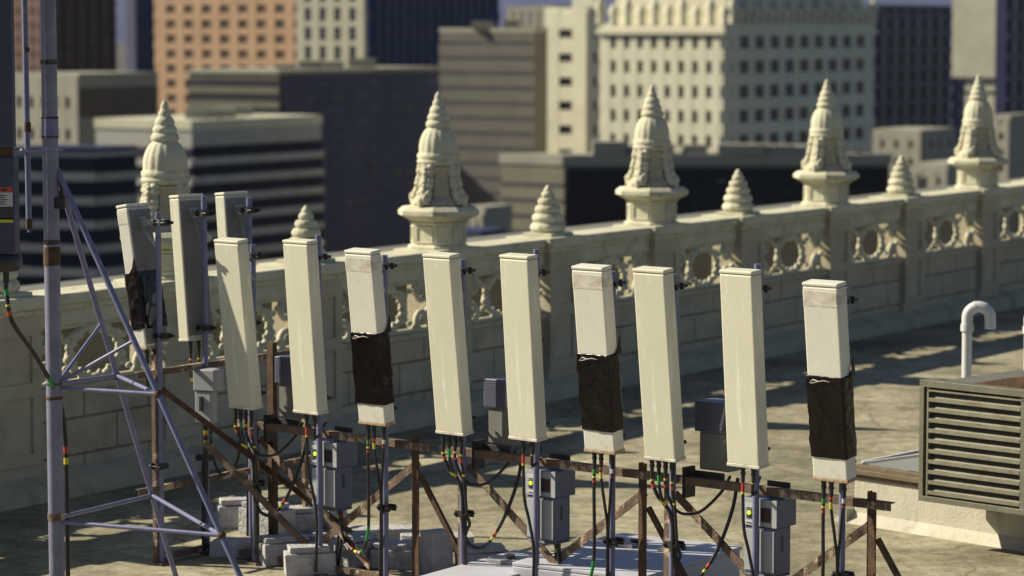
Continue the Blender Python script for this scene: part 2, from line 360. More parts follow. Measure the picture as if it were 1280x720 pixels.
def octa(r, ch=.42):
    k = r * ch; return [(r, -k), (r, k), (k, r), (-k, r), (-r, k), (-r, -k), (-k, -r), (k, -r)]
def loft(b, secs, mi=0):
    n = len(secs[0][0]); vs = []; fs = []
    for poly, z in secs: vs += [(x, y, z) for x, y in poly]
    for i in range(len(secs) - 1):
        for k in range(n): fs.append((i * n + k, i * n + (k + 1) % n, (i + 1) * n + (k + 1) % n, (i + 1) * n + k))
    fs.append(tuple(range(n - 1, -1, -1))); fs.append(tuple(range((len(secs) - 1) * n, len(secs) * n)))
    b.add(vs, fs, mi)
def big_finial(pos):
    # a carved finial: pedestal, cap, body with four garlands, ribbed dome, beaded spire
    b = MB(); loft(b, [(octa(.31, .5), 0), (octa(.31, .5), .02), (octa(.27, .5), .05), (octa(.27, .5), .27), (octa(.30, .5), .30)])
    for k in range(8):                      # raised frames of the sunk panels
        a = k * math.pi / 4; T = Matrix.Rotation(a, 4, 'Z'); b.T = T; hw = .118 if k % 2 == 0 else .09; rr = .27 if k % 2 == 0 else .286
        for (u0, u1, z0, z1) in ((-hw, -hw + .028, .06, .26), (hw - .028, hw, .06, .26), (-hw + .028, hw - .028, .23, .26), (-hw + .028, hw - .028, .06, .085)):
            b.box(rr - .01, rr + .014, u0, u1, z0, z1)
    b.T = Matrix.Identity(4)
    ped = b.build('finial', 'stone_light', wall, pos, bevel=.006)
    b = MB(); loft(b, [(octa(.28, .5), .302), (octa(.33, .5), .335), (octa(.395, .5), .375), (octa(.405, .5), .38), (octa(.405, .5), .435), (octa(.385, .5), .45), (octa(.36, .5), .475), (octa(.27, .5), .49)])
    b.build('cap_moulding', 'stone_light', ped, bevel=.006)
    b = MB(); loft(b, [(octa(.28, .45), .492), (octa(.28, .45), .53), (octa(.21, .45), .60), (octa(.175, .45), .85), (octa(.21, .45), .93)])
    b.build('core', 'stone', ped)
    b = MB()
    for k in range(4):
        b.T = Matrix.Rotation(k * math.pi / 2, 4, 'Z')
        for i in range(9):
            u = i / 8; z = .93 - .40 * u; r = .215 + .015 * u + .085 * u * u
            for q in (-1, 1): b.sphere((r - .01, q * (.04 + .012 * u), z), .052 + .010 * math.sin(i * 2.2), n=7, sq=(1, .9, .8))
            b.sphere((r + .03, 0, z - .02), .036 + .008 * (i % 2), n=7)
        b.tube(scroll(.30, .565, .055, 1.1, R(100), -1)[::1], .022, 7)
        b.sphere((.32, 0, .555), .06, n=8)
    b.build('garland', 'stone_light', ped)
    rib = lambda a, z: 1 + (.06 * abs(math.cos(8 * a)) if 1.09 < z < 1.36 else 0)
    b = MB(); b.lathe([(.19, .932), (.222, .955), (.238, .98), (.238, 1.0), (.222, 1.01), (.234, 1.03), (.234, 1.07), (.214, 1.088), (.206, 1.10), (.206, 1.16), (.197, 1.22), (.178, 1.28), (.150, 1.335), (.128, 1.365), (.12, 1.375)], 72, rib)
    b.build('dome', 'stone_light', ped)
    pr = []
    for (z, r) in ((1.376, .125), (1.39, .138), (1.425, .138), (1.45, .122), (1.457, .110), (1.47, .118), (1.50, .118), (1.53, .10), (1.536, .092), (1.55, .097), (1.585, .092), (1.615, .072), (1.622, .06), (1.64, .063), (1.665, .06), (1.69, .045), (1.695, .04), (1.72, .042), (1.75, .03), (1.775, .016), (1.785, .004)): pr.append((r, z))
    b = MB(); b.lathe(pr, 24); b.build('spire', 'stone_light', ped)
    ped.scale.z = .965
    return ped
def small_finial(pos):
    b = MB(); b.box(-.24, .24, -.20, .20, 0, .035)
    fl = lambda a, z: 1 + .022 * math.cos(12 * a)
    pr = []; z = .036
    for r, h in ((.205, .115), (.185, .105), (.152, .095), (.118, .085), (.078, .07)):
        for i in range(7):
            u = i / 6; pr.append((r * (.84 + .16 * math.sin(math.pi * u)), z + h * u))
        z += h
    pr += [(.045, z + .01), (.05, z + .03), (.035, z + .05), (.02, z + .075), (.003, z + .085)]
    b.lathe(pr, 36, fl); return b.build('finial', 'stone_light', wall, pos, bevel=.004)
fb = big_finial((TS[2], .15, ZT + .012)); fs_ = small_finial((TS[3], .15, ZT + .012))
for i, t in enumerate(TS):
    if i in (2, 3): continue
    src = fb if BIG[i] else fs_
    c = src.copy(); COL.objects.link(c); c.location = (t, .15, ZT + .012)
    for g in children(src):
        d = g.copy(); COL.objects.link(d); d.parent = c
# lower neighbouring wing beyond the balustrade
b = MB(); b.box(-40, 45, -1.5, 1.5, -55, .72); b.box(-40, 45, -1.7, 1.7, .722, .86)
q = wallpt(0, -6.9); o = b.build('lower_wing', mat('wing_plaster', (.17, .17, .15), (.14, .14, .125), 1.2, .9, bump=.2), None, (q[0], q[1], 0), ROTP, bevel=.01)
tag(o, 'plain plaster wall of the lower wing seen through the balustrade openings', 'building')

# ------------------------------------------------------------------ antenna row frame of reference
E1 = V((.757, -.654)); E2 = V((.654, .757)); O1 = V((2.10, 19.10)); ROW = math.atan2(E1.y, E1.x)
def row(a, b_=0, z=0): q = O1 + E1 * a + E2 * b_; return V((q.x, q.y, z))

def cable(parent, pts, r=.009, marks=(), name='cable'):
    P = spline(pts, 9); L = [0]
    for i in range(1, len(P)): L.append(L[-1] + (P[i] - P[i - 1]).length)
    # resample finely so the coloured bands are crisp
    N = max(12, int(L[-1] / .016)); Q = []; j = 0
    for i in range(N + 1):
        s = L[-1] * i / N
        while j < len(L) - 2 and L[j + 1] < s: j += 1
        u = (s - L[j]) / max(1e-6, L[j + 1] - L[j]); Q.append(P[j].lerp(P[j + 1], min(1, u)))
    mi = []
    for i in range(N):
        s = L[-1] * (i + .5) / N; k = 0
        for (s0, s1, c) in marks:
            if s0 <= s < s1: k = c
        mi.append(k)
    b = MB(); b.tube(Q, r * 1.22, 8, mi); return b.build(name, ['rubber', 'green', 'yellow', 'red', 'white'], parent)
G, Y_, RD, WH = 1, 2, 3, 4
MK1 = ((.05, .075, G), (.09, .115, Y_), (.13, .15, RD)); MK2 = ((.06, .08, Y_), (.10, .13, RD), (.22, .25, Y_)); MK3 = ((.03, .08, G), (.11, .14, Y_), (.17, .20, RD))
PW_, PD_, MX, MY = .275, .118, .130, .160
def antenna(label, loc, rot, wrapped, length, tilt, conn, cables, group):
    t = thing('panel_antenna', label, 'antenna', loc, rot, group); T = Matrix.Rotation(tilt, 4, 'X')
    body = 'white' if wrapped else 'cream'
    b = MB(); b.T = T; b.box(0, PW_, 0, PD_, .004, length - .028); h = b.build('housing', body, t, bevel=.013, seg=3)
    b = MB(); b.T = T; b.box(-.0012, PW_ + .0012, -.0012, PD_ + .0012, length - .026, length); b.build('end_cap', body, t, bevel=.008)
    b = MB(); b.T = T; b.box(-.003, PW_ + .003, -.003, PD_ + .003, -.012, .012); b.build('base_plate', 'rustedge' if wrapped else 'grime', t, bevel=.005)
    b = MB(); b.T = T; b.box(.012, PW_ - .012, PD_ + .0005, PD_ + .006, .03, length - .05); b.build('back_plate', 'backgrey', t, bevel=.002)
    if wrapped:
        b = MB(); b.T = T; b.box(-.0015, PW_ + .0015, -.0015, PD_ + .0015, length - .17, length - .045); b.build('grime_band', 'grime', t, bevel=.012)
        # crumpled plastic wrapping, one closed sleeve
        b = MB(); b.T = T; n_u, n_v = 72, 64; z0, z1 = .155, length * .53; vs = []; fs = []
        per = 2 * (PW_ + PD_)
        for j in range(n_v + 1):
            for i in range(n_u):
                s = per * i / n_u
                if s < PW_: x, y, nx, ny = s, 0, 0, -1
                elif s < PW_ + PD_: x, y, nx, ny = PW_, s - PW_, 1, 0
                elif s < 2 * PW_ + PD_: x, y, nx, ny = PW_ - (s - PW_ - PD_), PD_, 0, 1
                else: x, y, nx, ny = 0, PD_ - (s - 2 * PW_ - PD_), -1, 0
                z = z0 + (z1 - z0) * j / n_v; q = V((x * 9 + loc[0], y * 9, z * 7 + x * 5))
                dd = .001 + .005 * (1 - min(1, 2.2 * abs(noise.noise(q * .55)))) ** 3 + .003 * (1 - min(1, 2.5 * abs(noise.noise(q * 1.3 + V((4, 4, 4)))))) ** 3 + .001 * abs(noise.noise(q)) 
                ex = .004 * noise.noise(V((s * 14, 5, loc[0]))) if j in (0, n_v) else 0
                vs.append((x + (x - PW_ / 2) / PW_ * 2 * dd + nx * .003, y + (y - PD_ / 2) / PD_ * 2 * dd + ny * .004, z + ex))
        for j in range(n_v):
            for i in range(n_u): fs.append((j * n_u + i, j * n_u + (i + 1) % n_u, (j + 1) * n_u + (i + 1) % n_u, (j + 1) * n_u + i))
        nf = len(fs); fs += [tuple(range(n_u - 1, -1, -1)), tuple(range(n_v * n_u, (n_v + 1) * n_u))]
        b.add(vs, fs, 0, True); wr = b.build('plastic_wrap', 'wrap', t)
        b = MB(); b.T = T
        b.tube([(.03, -.020, z1 - .045), (.06, -.022, z1 - .022), (.10, -.020, z1 - .034), (.14, -.022, z1 - .024), (.19, -.020, z1 - .03)], [.001, .003, .004, .003, .001], 6)
        b.tube([(.03, -.021, z1 - .05), (.07, -.022, z1 - .042), (.10, -.021, z1 - .034)], [.001, .003, .001], 6)
        b.build('tape', 'tape', wr)
        b = MB(); b.T = T; x_ = PW_ + .008; b.add([(x_, .06, z1 - .01), (x_, PD_ + .02, z1 - .01), (x_ + .004, PD_ + .015, z1 + .13), (x_ + .003, .095, z1 + .03), (x_ + .016, .06, z1 - .01), (x_ + .012, PD_ + .02, z1 - .01), (x_ + .008, PD_ + .015, z1 + .13), (x_ + .012, .095, z1 + .03)], [(0, 1, 2, 3), (7, 6, 5, 4), (0, 4, 5, 1), (1, 5, 6, 2), (2, 6, 7, 3), (3, 7, 4, 0)])
        b.build('loose_flap', 'wrap', wr, bevel=.003)
    for zz, up in ((length - .15, True), (.09, False)):
        b = MB(); p = T @ V((MX, PD_, zz)); my = MY
        b.box(MX - .045, MX + .045, p.y - .002, p.y + .012, p.z - .04, p.z + .04)
        b.bar((MX + .035, p.y, p.z), (MX + .035, my + .03, p.z), .008, .045); b.bar((MX - .035, p.y, p.z), (MX - .035, my + .03, p.z), .008, .045)
        if up: b.bar((MX + .028, p.y + .01, p.z - .02), (MX + .028, my - .02, p.z - .20), .010, .026)
        b.build('bracket', 'bracket', t, bevel=.002)
        b = MB(); b.box(MX - .055, MX + .06, my - .038, my - .026, p.z - .024, p.z + .024); b.box(MX - .055, MX + .06, my + .026, my + .042, p.z - .024, p.z + .024)
        for q_ in (-.045, .05):
            b.cyl((MX + q_, my - .055, p.z), (MX + q_, my + .085, p.z), .007, 8)
            b.cyl((MX + q_, my + .043, p.z), (MX + q_, my + .06, p.z), .014, 6); b.cyl((MX + q_, my + .065, p.z), (MX + q_, my + .08, p.z), .014, 6)
        b.build('clamp', 'darkmetal', t)
    for (a_, b_) in conn:
        b = MB(); b.cyl((a_, b_, .01), (a_, b_, -.03), .020, 12); b.cyl((a_, b_, -.03), (a_, b_, -.05), .0155, 12); b.cyl((a_, b_, -.05), (a_, b_, -.068), .019, 12); b.cyl((a_, b_, -.068), (a_, b_, -.115), .0145, 12)
        b.build('connector', 'rubber', t)
    for pts, mk, r in cables: cable(t, pts, r, mk)
    return t
def mast(label, loc, top, group, clampz=(.62,), rot=ROW):
    t = thing('antenna_mast', label, 'mast', loc, rot, group)
    b = MB(); b.tube([(0, 0, .02), (0, 0, top)], .0235, 16); b.build('pole', 'galv', t)
    b = MB(); b.box(-.07, .07, -.07, .07, 0, .02); b.build('base_plate', 'rust', t)
    for z in clampz:
        b = MB(); b.box(-.045, .075, -.042, -.028, z - .025, z + .025); b.box(-.045, .075, .028, .042, z - .025, z + .025)
        for q in (-.036, .05, .066): b.cyl((q, -.06, z), (q, .06, z), .006, 8); b.cyl((q, -.055, z), (q, -.042, z), .012, 6)
        b.build('clamp', 'darkmetal', t)
    return t

groups = [('C', .102, 'right'), ('B', 2.09, 'middle'), ('A', 4.33, 'left')]
# connectors and cables in each antenna's own frame (x across, y backwards, z up from the base)
conn1 = [(.03, .05), (.09, .05), (.15, .05), (.21, .05)]; conn2 = [(.10, .05), (.19, .05)]; conn3 = [(.055, .05), (.115, .05), (.215, .05)]
Z0 = 1.29
cab1 = [([(.03, .05, -.09), (.035, .05, -.18), (.08, .06, -.28), (.14, .10, -.37), (.17, .11, -.5), (.175, .11, -.72), (.20, .14, -.84), (.27, .18, -.88), (.36, .2, -.82), (.47, .24, -.63), (.54, .31, -.36), (.56, .35, -.13)], MK2 + ((1.03, 1.06, Y_), (1.07, 1.11, RD)), .0115),
        ([(.09, .05, -.09), (.095, .05, -.2), (.11, .07, -.3), (.15, .10, -.38), (.185, .12, -.5), (.19, .12, -.8), (.19, .12, -1.27)], ((.03, .09, G), (.22, .25, Y_)), .0095),
        ([(.15, .05, -.09), (.15, .05, -.2), (.17, .08, -.30), (.19, .11, -.36), (.24, .15, -.395), (.35, .2, -.37), (.46, .28, -.24), (.51, .33, -.12)], ((.05, .07, Y_), (.09, .11, RD)), .009),
        ([(.21, .05, -.09), (.205, .055, -.2), (.20, .09, -.32), (.20, .11, -.5), (.205, .12, -.62), (.215, .14, -.70), (.19, .12, -.80), (.175, .12, -1.27)], MK2, .010)]
cab2 = [([(.10, .05, -.09), (.105, .045, -.25), (.12, .04, -.45), (.16, .05, -.62), (.185, .07, -.85), (.15, .09, -1.27)], ((.03, .09, RD), (.10, .12, Y_)), .0095),
        ([(.19, .05, -.09), (.185, .05, -.13), (.17, .07, -.20), (.13, .16, -.19), (.10, .22, -.15), (.06, .3, -.12)], ((.02, .03, Y_),), .010)]
cab3 = [([(.055, .05, -.09), (.055, .045, -.3), (.055, .05, -.62), (.02, .08, -.86), (-.10, .15, -1.03), (-.25, .22, -1.06), (-.40, .28, -1.0), (-.46, .3, -.90), (-.47, .3, -.76)], MK1 + ((.72, .86, G), (.98, 1.02, G), (1.04, 1.07, WH), (1.10, 1.15, Y_), (1.17, 1.22, RD)), .0105),
        ([(.115, .05, -.09), (.115, .05, -.2), (.13, .08, -.42), (.135, .10, -.55), (.135, .10, -.8), (.13, .09, -1.27)], ((.03, .05, RD), (.07, .11, Y_)), .009),
        ([(.215, .05, -.09), (.20, .06, -.2), (.16, .09, -.42), (.14, .105, -.56), (.14, .105, -.8), (.145, .1, -1.27)], ((.04, .07, WH), (.08, .10, RD)), .009)]
ANT = {  # label, mast label
 'A': (('plain cream panel antenna leftmost in the long front row, hiding the back row', 'plain cream panel antenna below a small beehive finial, beside the leftmost one', 'black wrapped white panel antenna nearest the ballast blocks'),
       ('bluish pole with stacked clamp behind the leftmost cream front row antenna', 'bluish pole crossing the light grey cabinet nearest the steel tower', 'bluish pole behind the black wrapped antenna above the ballast blocks')),
 'B': (('plain cream panel antenna under the tall finial left of centre', 'plain cream panel antenna in front of a radio unit with a sunlit perforated hood', 'black wrapped white panel antenna in the middle of the row'),
       ('bluish pole beside the cream antenna under the tall finial left of centre', 'bluish pole rising above the cream antenna next to the sunlit perforated hood', 'bluish pole holding the middle one of the three black wrapped antennas')),
 'C': (('plain cream panel antenna just right of the middle black wrapped one', 'plain cream panel antenna standing before the shaded navy radio unit', 'black wrapped white panel antenna at the right end of the row'),
       ('bluish pole just right of the middle black wrapped antenna and its cream neighbour', 'bluish pole crossing the lit cabinet nearest the right end of the row', 'bluish pole behind the wrapped antenna at the right end of the row')),
}
CABL = {'A': 'grey cabinet with lit green lamp on the frame nearest the ballast blocks', 'B': 'grey cabinet with lit green lamp in the middle of the row, near the white ducts',
        'C': 'grey cabinet with lit green lamp cut by the bottom picture edge'}
RRUL = {'A': 'light radio unit half hidden behind the second front row antenna', 'B': 'radio unit with sunlit perforated hood beside a cream antenna in mid row',
        'C': 'navy shaded radio unit with perforated hood at the right frame'}
FRL = {'A': 'rusty steel frame with crossed braces over the ballast blocks', 'B': 'rusty steel frame with crossed braces in the middle of the row', 'C': 'rusty steel frame ending at the right beside the vent curb'}
FR = {'A': (-5.92, -3.783, -5.73, -3.947), 'B': (-3.70, -1.64, -3.48, -1.734), 'C': (-1.635, .38, -1.51, .222)}
cabinet0 = rru0 = None
for g, s0, _ in groups:
    corners = [-(s0 + 1.44), -(s0 + .717), -s0]
    if g == 'A': corners = [-5.774, -5.041, -4.33]
    tilts = [R(6.3), R(4.5), R(6.8)]; zs = [1.285, 1.31, 1.285]; tops = [2.58, 2.69, 2.57]
    for k in range(3):
        a = corners[k]; al, ml = ANT[g][0][k], ANT[g][1][k]
        antenna(al, row(a, 0, zs[k]), ROW + R((.6, -.5, 2.0)[k]), k == 2, (1.355, 1.355, 1.345)[k], tilts[k],
                (conn1, conn2, conn3)[k], (cab1, cab2, cab3)[k], 'panel antennas of the long front row')
        mast(ml, row(a + MX, MY), tops[k], 'masts of the long front row', ((.66,), (), (.62,))[k])
    # cabinet at the second mast
    a2 = corners[1]; cl = row(a2 + .0, .2, .53)
    if cabinet0 is None:
        c = cabinet0 = thing('equipment_cabinet', CABL[g], 'cabinet', cl, ROW, 'equipment cabinets with lamps')
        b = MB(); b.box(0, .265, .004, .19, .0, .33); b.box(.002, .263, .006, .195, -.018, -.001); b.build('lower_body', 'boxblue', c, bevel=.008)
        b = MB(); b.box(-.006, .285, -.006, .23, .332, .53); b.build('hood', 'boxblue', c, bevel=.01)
        b = MB(); b.box(.137, .26, -.003, .0035, .02, .31); b.build('front_panel', 'boxgrey', c, bevel=.003)  # paler plate, paints the sunlit front over the dark body
        b = MB(); b.box(-.004, .283, -.0062, -.003, .336, .526); b.build('hood_face', 'boxgrey', c, bevel=.001)  # pale sheet added so the hood front looks sunlit
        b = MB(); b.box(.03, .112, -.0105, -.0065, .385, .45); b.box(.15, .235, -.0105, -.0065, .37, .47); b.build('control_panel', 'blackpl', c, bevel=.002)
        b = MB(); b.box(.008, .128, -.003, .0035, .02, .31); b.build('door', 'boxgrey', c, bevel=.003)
        b = MB(); b.box(.02, .115, -.014, -.011, .462, .492); b.box(.02, .115, -.014, -.011, .358, .372); b.build('name_plate', 'label_white', c, bevel=.001)
        b = MB(); b.T = Matrix.Translation((.055, -.0112, .425)) @ Matrix.Rotation(R(90), 4, 'X'); b.lathe([(.016, 0), (.016, .006), (.011, .010)], 14); b.build('lamp', 'led', c)
        b = MB(); b.box(.19, .225, -.016, -.011, .405, .44); b.build('lamp', 'redlamp', c, bevel=.003)
        b = MB()
        b.box(.2655, .2685, .08, .10, .16, .27); b.build('side_slot', 'blackpl', c)
        b = MB(); b.box(.03, .22, .231, .245, .38, .62); b.build('bracket', 'darkmetal', c)
        cable(c, [(.20, .1, -.01), (.20, .1, -.2), (.19, .08, -.35), (.22, .04, -.53)], .0095, ((.05, .08, Y_), (.12, .14, RD)))
        cable(c, [(.235, .1, -.01), (.235, .1, -.12), (.22, .1, -.3), (.18, .1, -.53)], .0095, ((.04, .06, RD), (.1, .12, Y_), (.2, .22, RD)))
    else: dup(cabinet0, cl, ROW, CABL[g])
    rl = row(a2 - .50, .31, 1.19)
    if rru0 is None:
        c = rru0 = thing('radio_unit', RRUL[g], 'radio unit', rl, ROW, 'radio units behind the front row')
        b = MB(); b.box(.02, .28, .01, .17, 0, .27); b.build('body', 'rru', c, bevel=.008)
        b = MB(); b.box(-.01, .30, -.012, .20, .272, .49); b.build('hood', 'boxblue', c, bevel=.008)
        b = MB()
        for iz in range(11):
            for ix in range(13):
                xx = .006 + ix * .0235 + (iz % 2) * .011; zz = .285 + iz * .0185
                if xx < .285: b.box(xx, xx + .011, -.0135, -.0121, zz, zz + .009)
        b.build('vent_holes', 'blackpl', c)
        b = MB(); b.box(-.05, -.02, -.10, .02, -.20, .02); b.box(-.021, .24, .0, .019, -.06, -.01); b.build('bracket', 'darkmetal', c, bevel=.003)
    else: dup(rru0, rl, ROW, RRUL[g])
    # frame
    r0, r1, pl, pr = FR[g]; org = row(pl, .235)
    t = thing('antenna_rack', FRL[g], 'frame', org, ROW, 'rusty frames carrying the front row')
    def A(x): return x - pl
    b = MB(); b.box(A(r0), A(r1), -.022, -.014, 1.085, 1.142); b.box(A(r0), A(r1), -.0135, .035, 1.134, 1.142); b.build('top_rail', 'rust', t, bevel=.002)
    b = MB(); b.box(A(r0) + .02, A(r1) - .02, -.02, .03, .03, .075); b.build('base_rail', 'rust', t)
    b = MB(); b.box(-.03, .03, -.012, .03, 0, 1.083); b.build('post', 'rust', t, bevel=.003)
    if g == 'A':
        b = MB(); b.box(.055, .125, .10, .15, 0, 1.78); b.build('post', 'rustdark', t, bevel=.003)
        b = MB(); b.bar((.12, .13, 1.62), (.38, .17, 1.25), .02, .035); b.build('brace', 'rustdark', t)
    P = A(pr); b = MB(); b.box(P - .036, P - .028, -.012, .04, 0, 1.20); b.box(P - .0275, P + .036, -.012, -.003, 0, 1.20); b.build('post', 'rustdark', t, bevel=.002)
    b = MB(); b.bar((.03, .045, 1.0), (P * .70, .05, .10), .012, .06); b.build('brace', 'rust', t)
    b = MB(); b.bar((P - .03, .065, .98), (P * .22, .07, .02), .012, .06); b.build('brace', 'rust', t)
    b = MB(); b.bar((P + .03, .02, .88), (P + .55, .10, .05), .035, .035); b.build('brace', 'rustdark', t)

# ------------------------------------------------------------------ back row by the parapet (panels seen from behind)
m1 = V((-2.82, 22.9)); D2 = V((.567, .824)); ROT2 = R(229); X2 = V((math.cos(ROT2), math.sin(ROT2))); Y2 = V((-X2.y, X2.x))
BL = (('leaning panel antenna with black wrapped lower half, leftmost of the back row', 'bluish pole of the leftmost wrapped antenna in the back row'),
      ('plain panel antenna seen from behind, right of the wrapped one in the back row', 'bluish pole above the small junction box in the back row'),
      ('plain panel antenna mostly hidden behind the front row at the left', 'short seen bluish pole just above the leftmost front row antenna'))
for k, (tt, top, ln, tl, z0) in enumerate(((0, 2.84, 1.16, 9.5, 1.74), (.56, 2.94, 1.18, 5.0, 1.765), (1.13, 2.90, 1.18, 5.0, 1.76))):
    p = m1 + D2 * tt; o2 = p - X2 * MX - Y2 * MY
    cb = [([(a_, .05, -.09), (a_ + .01, .06, -.3), (.12, .11, -.5), (.13, .12, -.9), (.14, .12, -1.7)], MK2, .009) for a_ in (.10, .19)]
    antenna(BL[k][0], (o2.x, o2.y, z0), ROT2 + (R(7) if k == 0 else 0), k == 0, ln, R(tl), [(.10, .05), (.19, .05)], cb, 'panel antennas of the back row')
    mast(BL[k][1], (p.x, p.y, 0), top, 'masts of the back row', (.8,), ROT2)
org = m1 + V((-.05, .02)); rot = math.atan2(D2.y, D2.x)
t = thing('antenna_rack', 'tan rusty frame carrying the back row beside the balustrade', 'frame', (org.x, org.y, 0), rot)
for z in (1.58, .64):
    b = MB(); b.box(-.25, 2.1, -.052, -.044, z - .05, z); b.box(-.25, 2.1, -.0435, -.01, z - .008, z); b.build('rail', 'rust', t, bevel=.002)
for x in (-.01, 1.9):
    b = MB(); b.box(x - .022, x + .022, -.042, -.0, 0, 1.7 if x < 1 else 1.62); b.build('post', 'rust', t, bevel=.003)
for (p, q, mm) in (((.02, -.06, 1.42), (.95, -.75, .50), 'rustdark'), ((.95, -.75, .50), (1.35, -1.0, .12), 'rustdark'), ((.15, -.40, 1.0), (.6, -1.25, .05), 'rust'), ((0, -.03, .05), (.7, -.03, .05), 'rust')):
    b = MB(); b.bar(p, q, .045, .045); b.build('brace', mm, t)
p = m1 + D2 * .56
t = thing('junction_box', 'small light grey junction box with dark hood hanging in the back row', 'junction box', (p.x - .06, p.y - .12, 1.10), R(-25))
b = MB(); b.box(-.02, .13, 0, .11, 0, .26); b.build('body', 'boxgrey', t, bevel=.008)
b = MB(); b.box(-.03, .17, -.01, .15, .262, .44); b.build('hood', 'boxgrey', t, bevel=.01)
b = MB(); b.box(.03, .06, -.02, -.001, .10, .22); b.build('latch', 'darkmetal', t, bevel=.003)
cable(t, [(.05, .05, .0), (.05, .05, -.2), (.04, .06, -.6), (.0, .08, -.95), (.1, .1, -1.08)], .016, ((.06, .09, Y_), (.1, .12, RD), (.15, .17, Y_)))
cable(t, [(.10, .05, .0), (.11, .05, -.25), (.2, .05, -.42), (.32, .1, -.30), (.34, .1, .05)], .009, ((.1, .12, G),))

# ------------------------------------------------------------------ tripod tower at the left
Yp = 20.5; base = V(((64 - 640) / F * Yp, Yp, 0))
t = thing('steel_tower', 'tall bluish galvanised pole with two raked legs at the left', 'tower', base)
b = MB(); b.tube([(0, 0, .02), (-.005, 0, 3.0), (-.008, 0, 4.95)], .057, 22); b.build('pole', 'galvpole', t)
b = MB(); b.box(-.15, .15, -.15, .15, 0, .02); b.build('base_plate', 'rust', t)
for z, h, mm in ((2.78, .03, 'darkmetal'), (2.68, .13, 'rustdark'), (3.60, .13, 'galv'), (3.53, .012, 'rustdark'), (3.665, .014, 'rustdark'), (4.06, .035, 'darkmetal'), (1.76, .012, 'rustdark'), (1.66, .02, 'rustdark'), (.80, .05, 'rust')):
    x = -.0016 * z
    b = MB(); b.cyl((x, 0, z - h / 2), (x, 0, z + h / 2), .062 if mm != 'galv' else .0605, 22); b.build('collar', mm, t)
apex = V((.03, 0, 3.32))
def legp(k, z):
    sx, sy = ((.475, -.22), (.20, .46))[k]; return V((apex.x + sx * (3.32 - z), apex.y + sy * (3.32 - z), z))
for k in (0, 1):
    b = MB(); b.cyl(legp(k, 3.30), legp(k, .02), .021, 12); b.build('leg', 'galv', t)
for z in (1.73, .76):
    A0, B0 = legp(0, z), legp(1, z)
    for p, q in (((.02, 0, z), A0), ((.02, 0, z + .03), B0), (A0, B0)):
        b = MB(); b.cyl(p, q, .0155, 10); b.build('strut', 'galv', t)
    for q in (A0, B0):
        b = MB(); b.sphere(q, .032, n=10); b.build('joint', 'rustdark', t)
for k, z in ((0, 2.10), (1, 2.14)):
    b = MB(); b.cyl((.02, 0, 1.76), legp(k, z), .0135, 10); b.build('strut', 'galv', t)
b = MB(); b.box(.02, .10, -.05, .05, 3.02, 3.10); b.cyl((.07, 0, 3.1), (.07, 0, 3.24), .012); b.build('joint', 'darkmetal', t, bevel=.005)
# whip aerial on the pole and the units at the frame edge
p = at(35, 290, 20.5)
t = thing('whip_aerial', 'thin bluish rod hanging left of the tall pole', 'aerial', (p.x, p.y, p.z))
b = MB(); b.tube([(0, 0, .05), (-.01, 0, 2.1)], .021, 12); b.build('rod', 'galv', t)
for z, h in ((.06, .07), (.75, .07), (1.30, .03)):
    b = MB(); b.cyl((0, 0, z - h / 2), (0, 0, z + h / 2), .0245, 12); b.build('collar', 'rustdark', t)
b = MB(); b.cyl((0, 0, 0), (0, 0, .1), .012, 8); b.build('tip', 'galv', t)
b = MB(); b.bar((-.04, 0, .58), (.20, -.03, .58), .02, .012); b.build('bracket', 'galv', t)
b = MB(); b.sphere((-.035, -.02, .58), .022, n=8); b.build('bolt', 'galv', t)
p = at(17, 190, 19.9)
t = thing('sector_antenna', 'dark navy antenna back at the left picture edge, above the stickered unit', 'antenna', (p.x, p.y, p.z))
b = MB(); b.box(-.32, 0, 0, .12, .03, 1.5); b.build('housing', 'navybox', t, bevel=.012)
b = MB(); b.box(-.3, -.02, .03, .1, -.03, .028); b.build('mount_plate', 'rustdark', t)
b = MB(); b.bar((-.1, .08, -.005), (.26, .52, -.005), .016, .016); b.build('bracket', 'galv', t)
p = at(21, 340, 19.9)
t = thing('radio_unit', 'dark radio unit with coloured stickers at the left picture edge', 'radio unit', (p.x, p.y, p.z))
b = MB(); b.box(-.30, -.02, 0, .2, .12, .80); b.build('body', 'navybox', t, bevel=.012)
b = MB(); b.lathe([(.10, 0), (.13, .03), (.13, .10), (.11, .118)], 20, c=(-.12, .1)); b.build('base_cap', 'blackpl', t)
for z0, z1, mm in ((.555, .59, 'red'), (.455, .553, 'label_white'), (.365, .45, 'blackpl'), (.345, .375, 'yellow')):
    b = MB(); b.box(-.155, -.032, -.004, -.001, z0, z1)
    b.build('sticker', mm, t)
b = MB()
for z in (.47, .485, .50, .515, .53): b.box(-.14, -.14 + random.uniform(.05, .09), -.0065, -.0045, z, z + .006)
b.box(-.11, -.07, -.0065, -.0045, .562, .58); b.build('sticker_print', 'blackpl', t)
b = MB(); b.cyl((-.10, .08, .01), (-.10, .08, -.08), .022, 10); b.cyl((-.17, .08, .01), (-.17, .08, -.08), .022, 10); b.build('connector', 'rubber', t)
cable(t, [(-.10, .08, -.06), (-.10, .08, -.15), (-.06, .06, -.35), (.06, .30, -.62), (.16, .62, -.95), (.19, .72, -1.2), (.20, .72, -1.6), (.2, .72, -2.45)], .014,
      ((.06, .12, G), (.17, .20, Y_), (.22, .26, RD), (.93, 1.05, G), (1.55, 1.6, RD), (1.64, 1.68, Y_)))

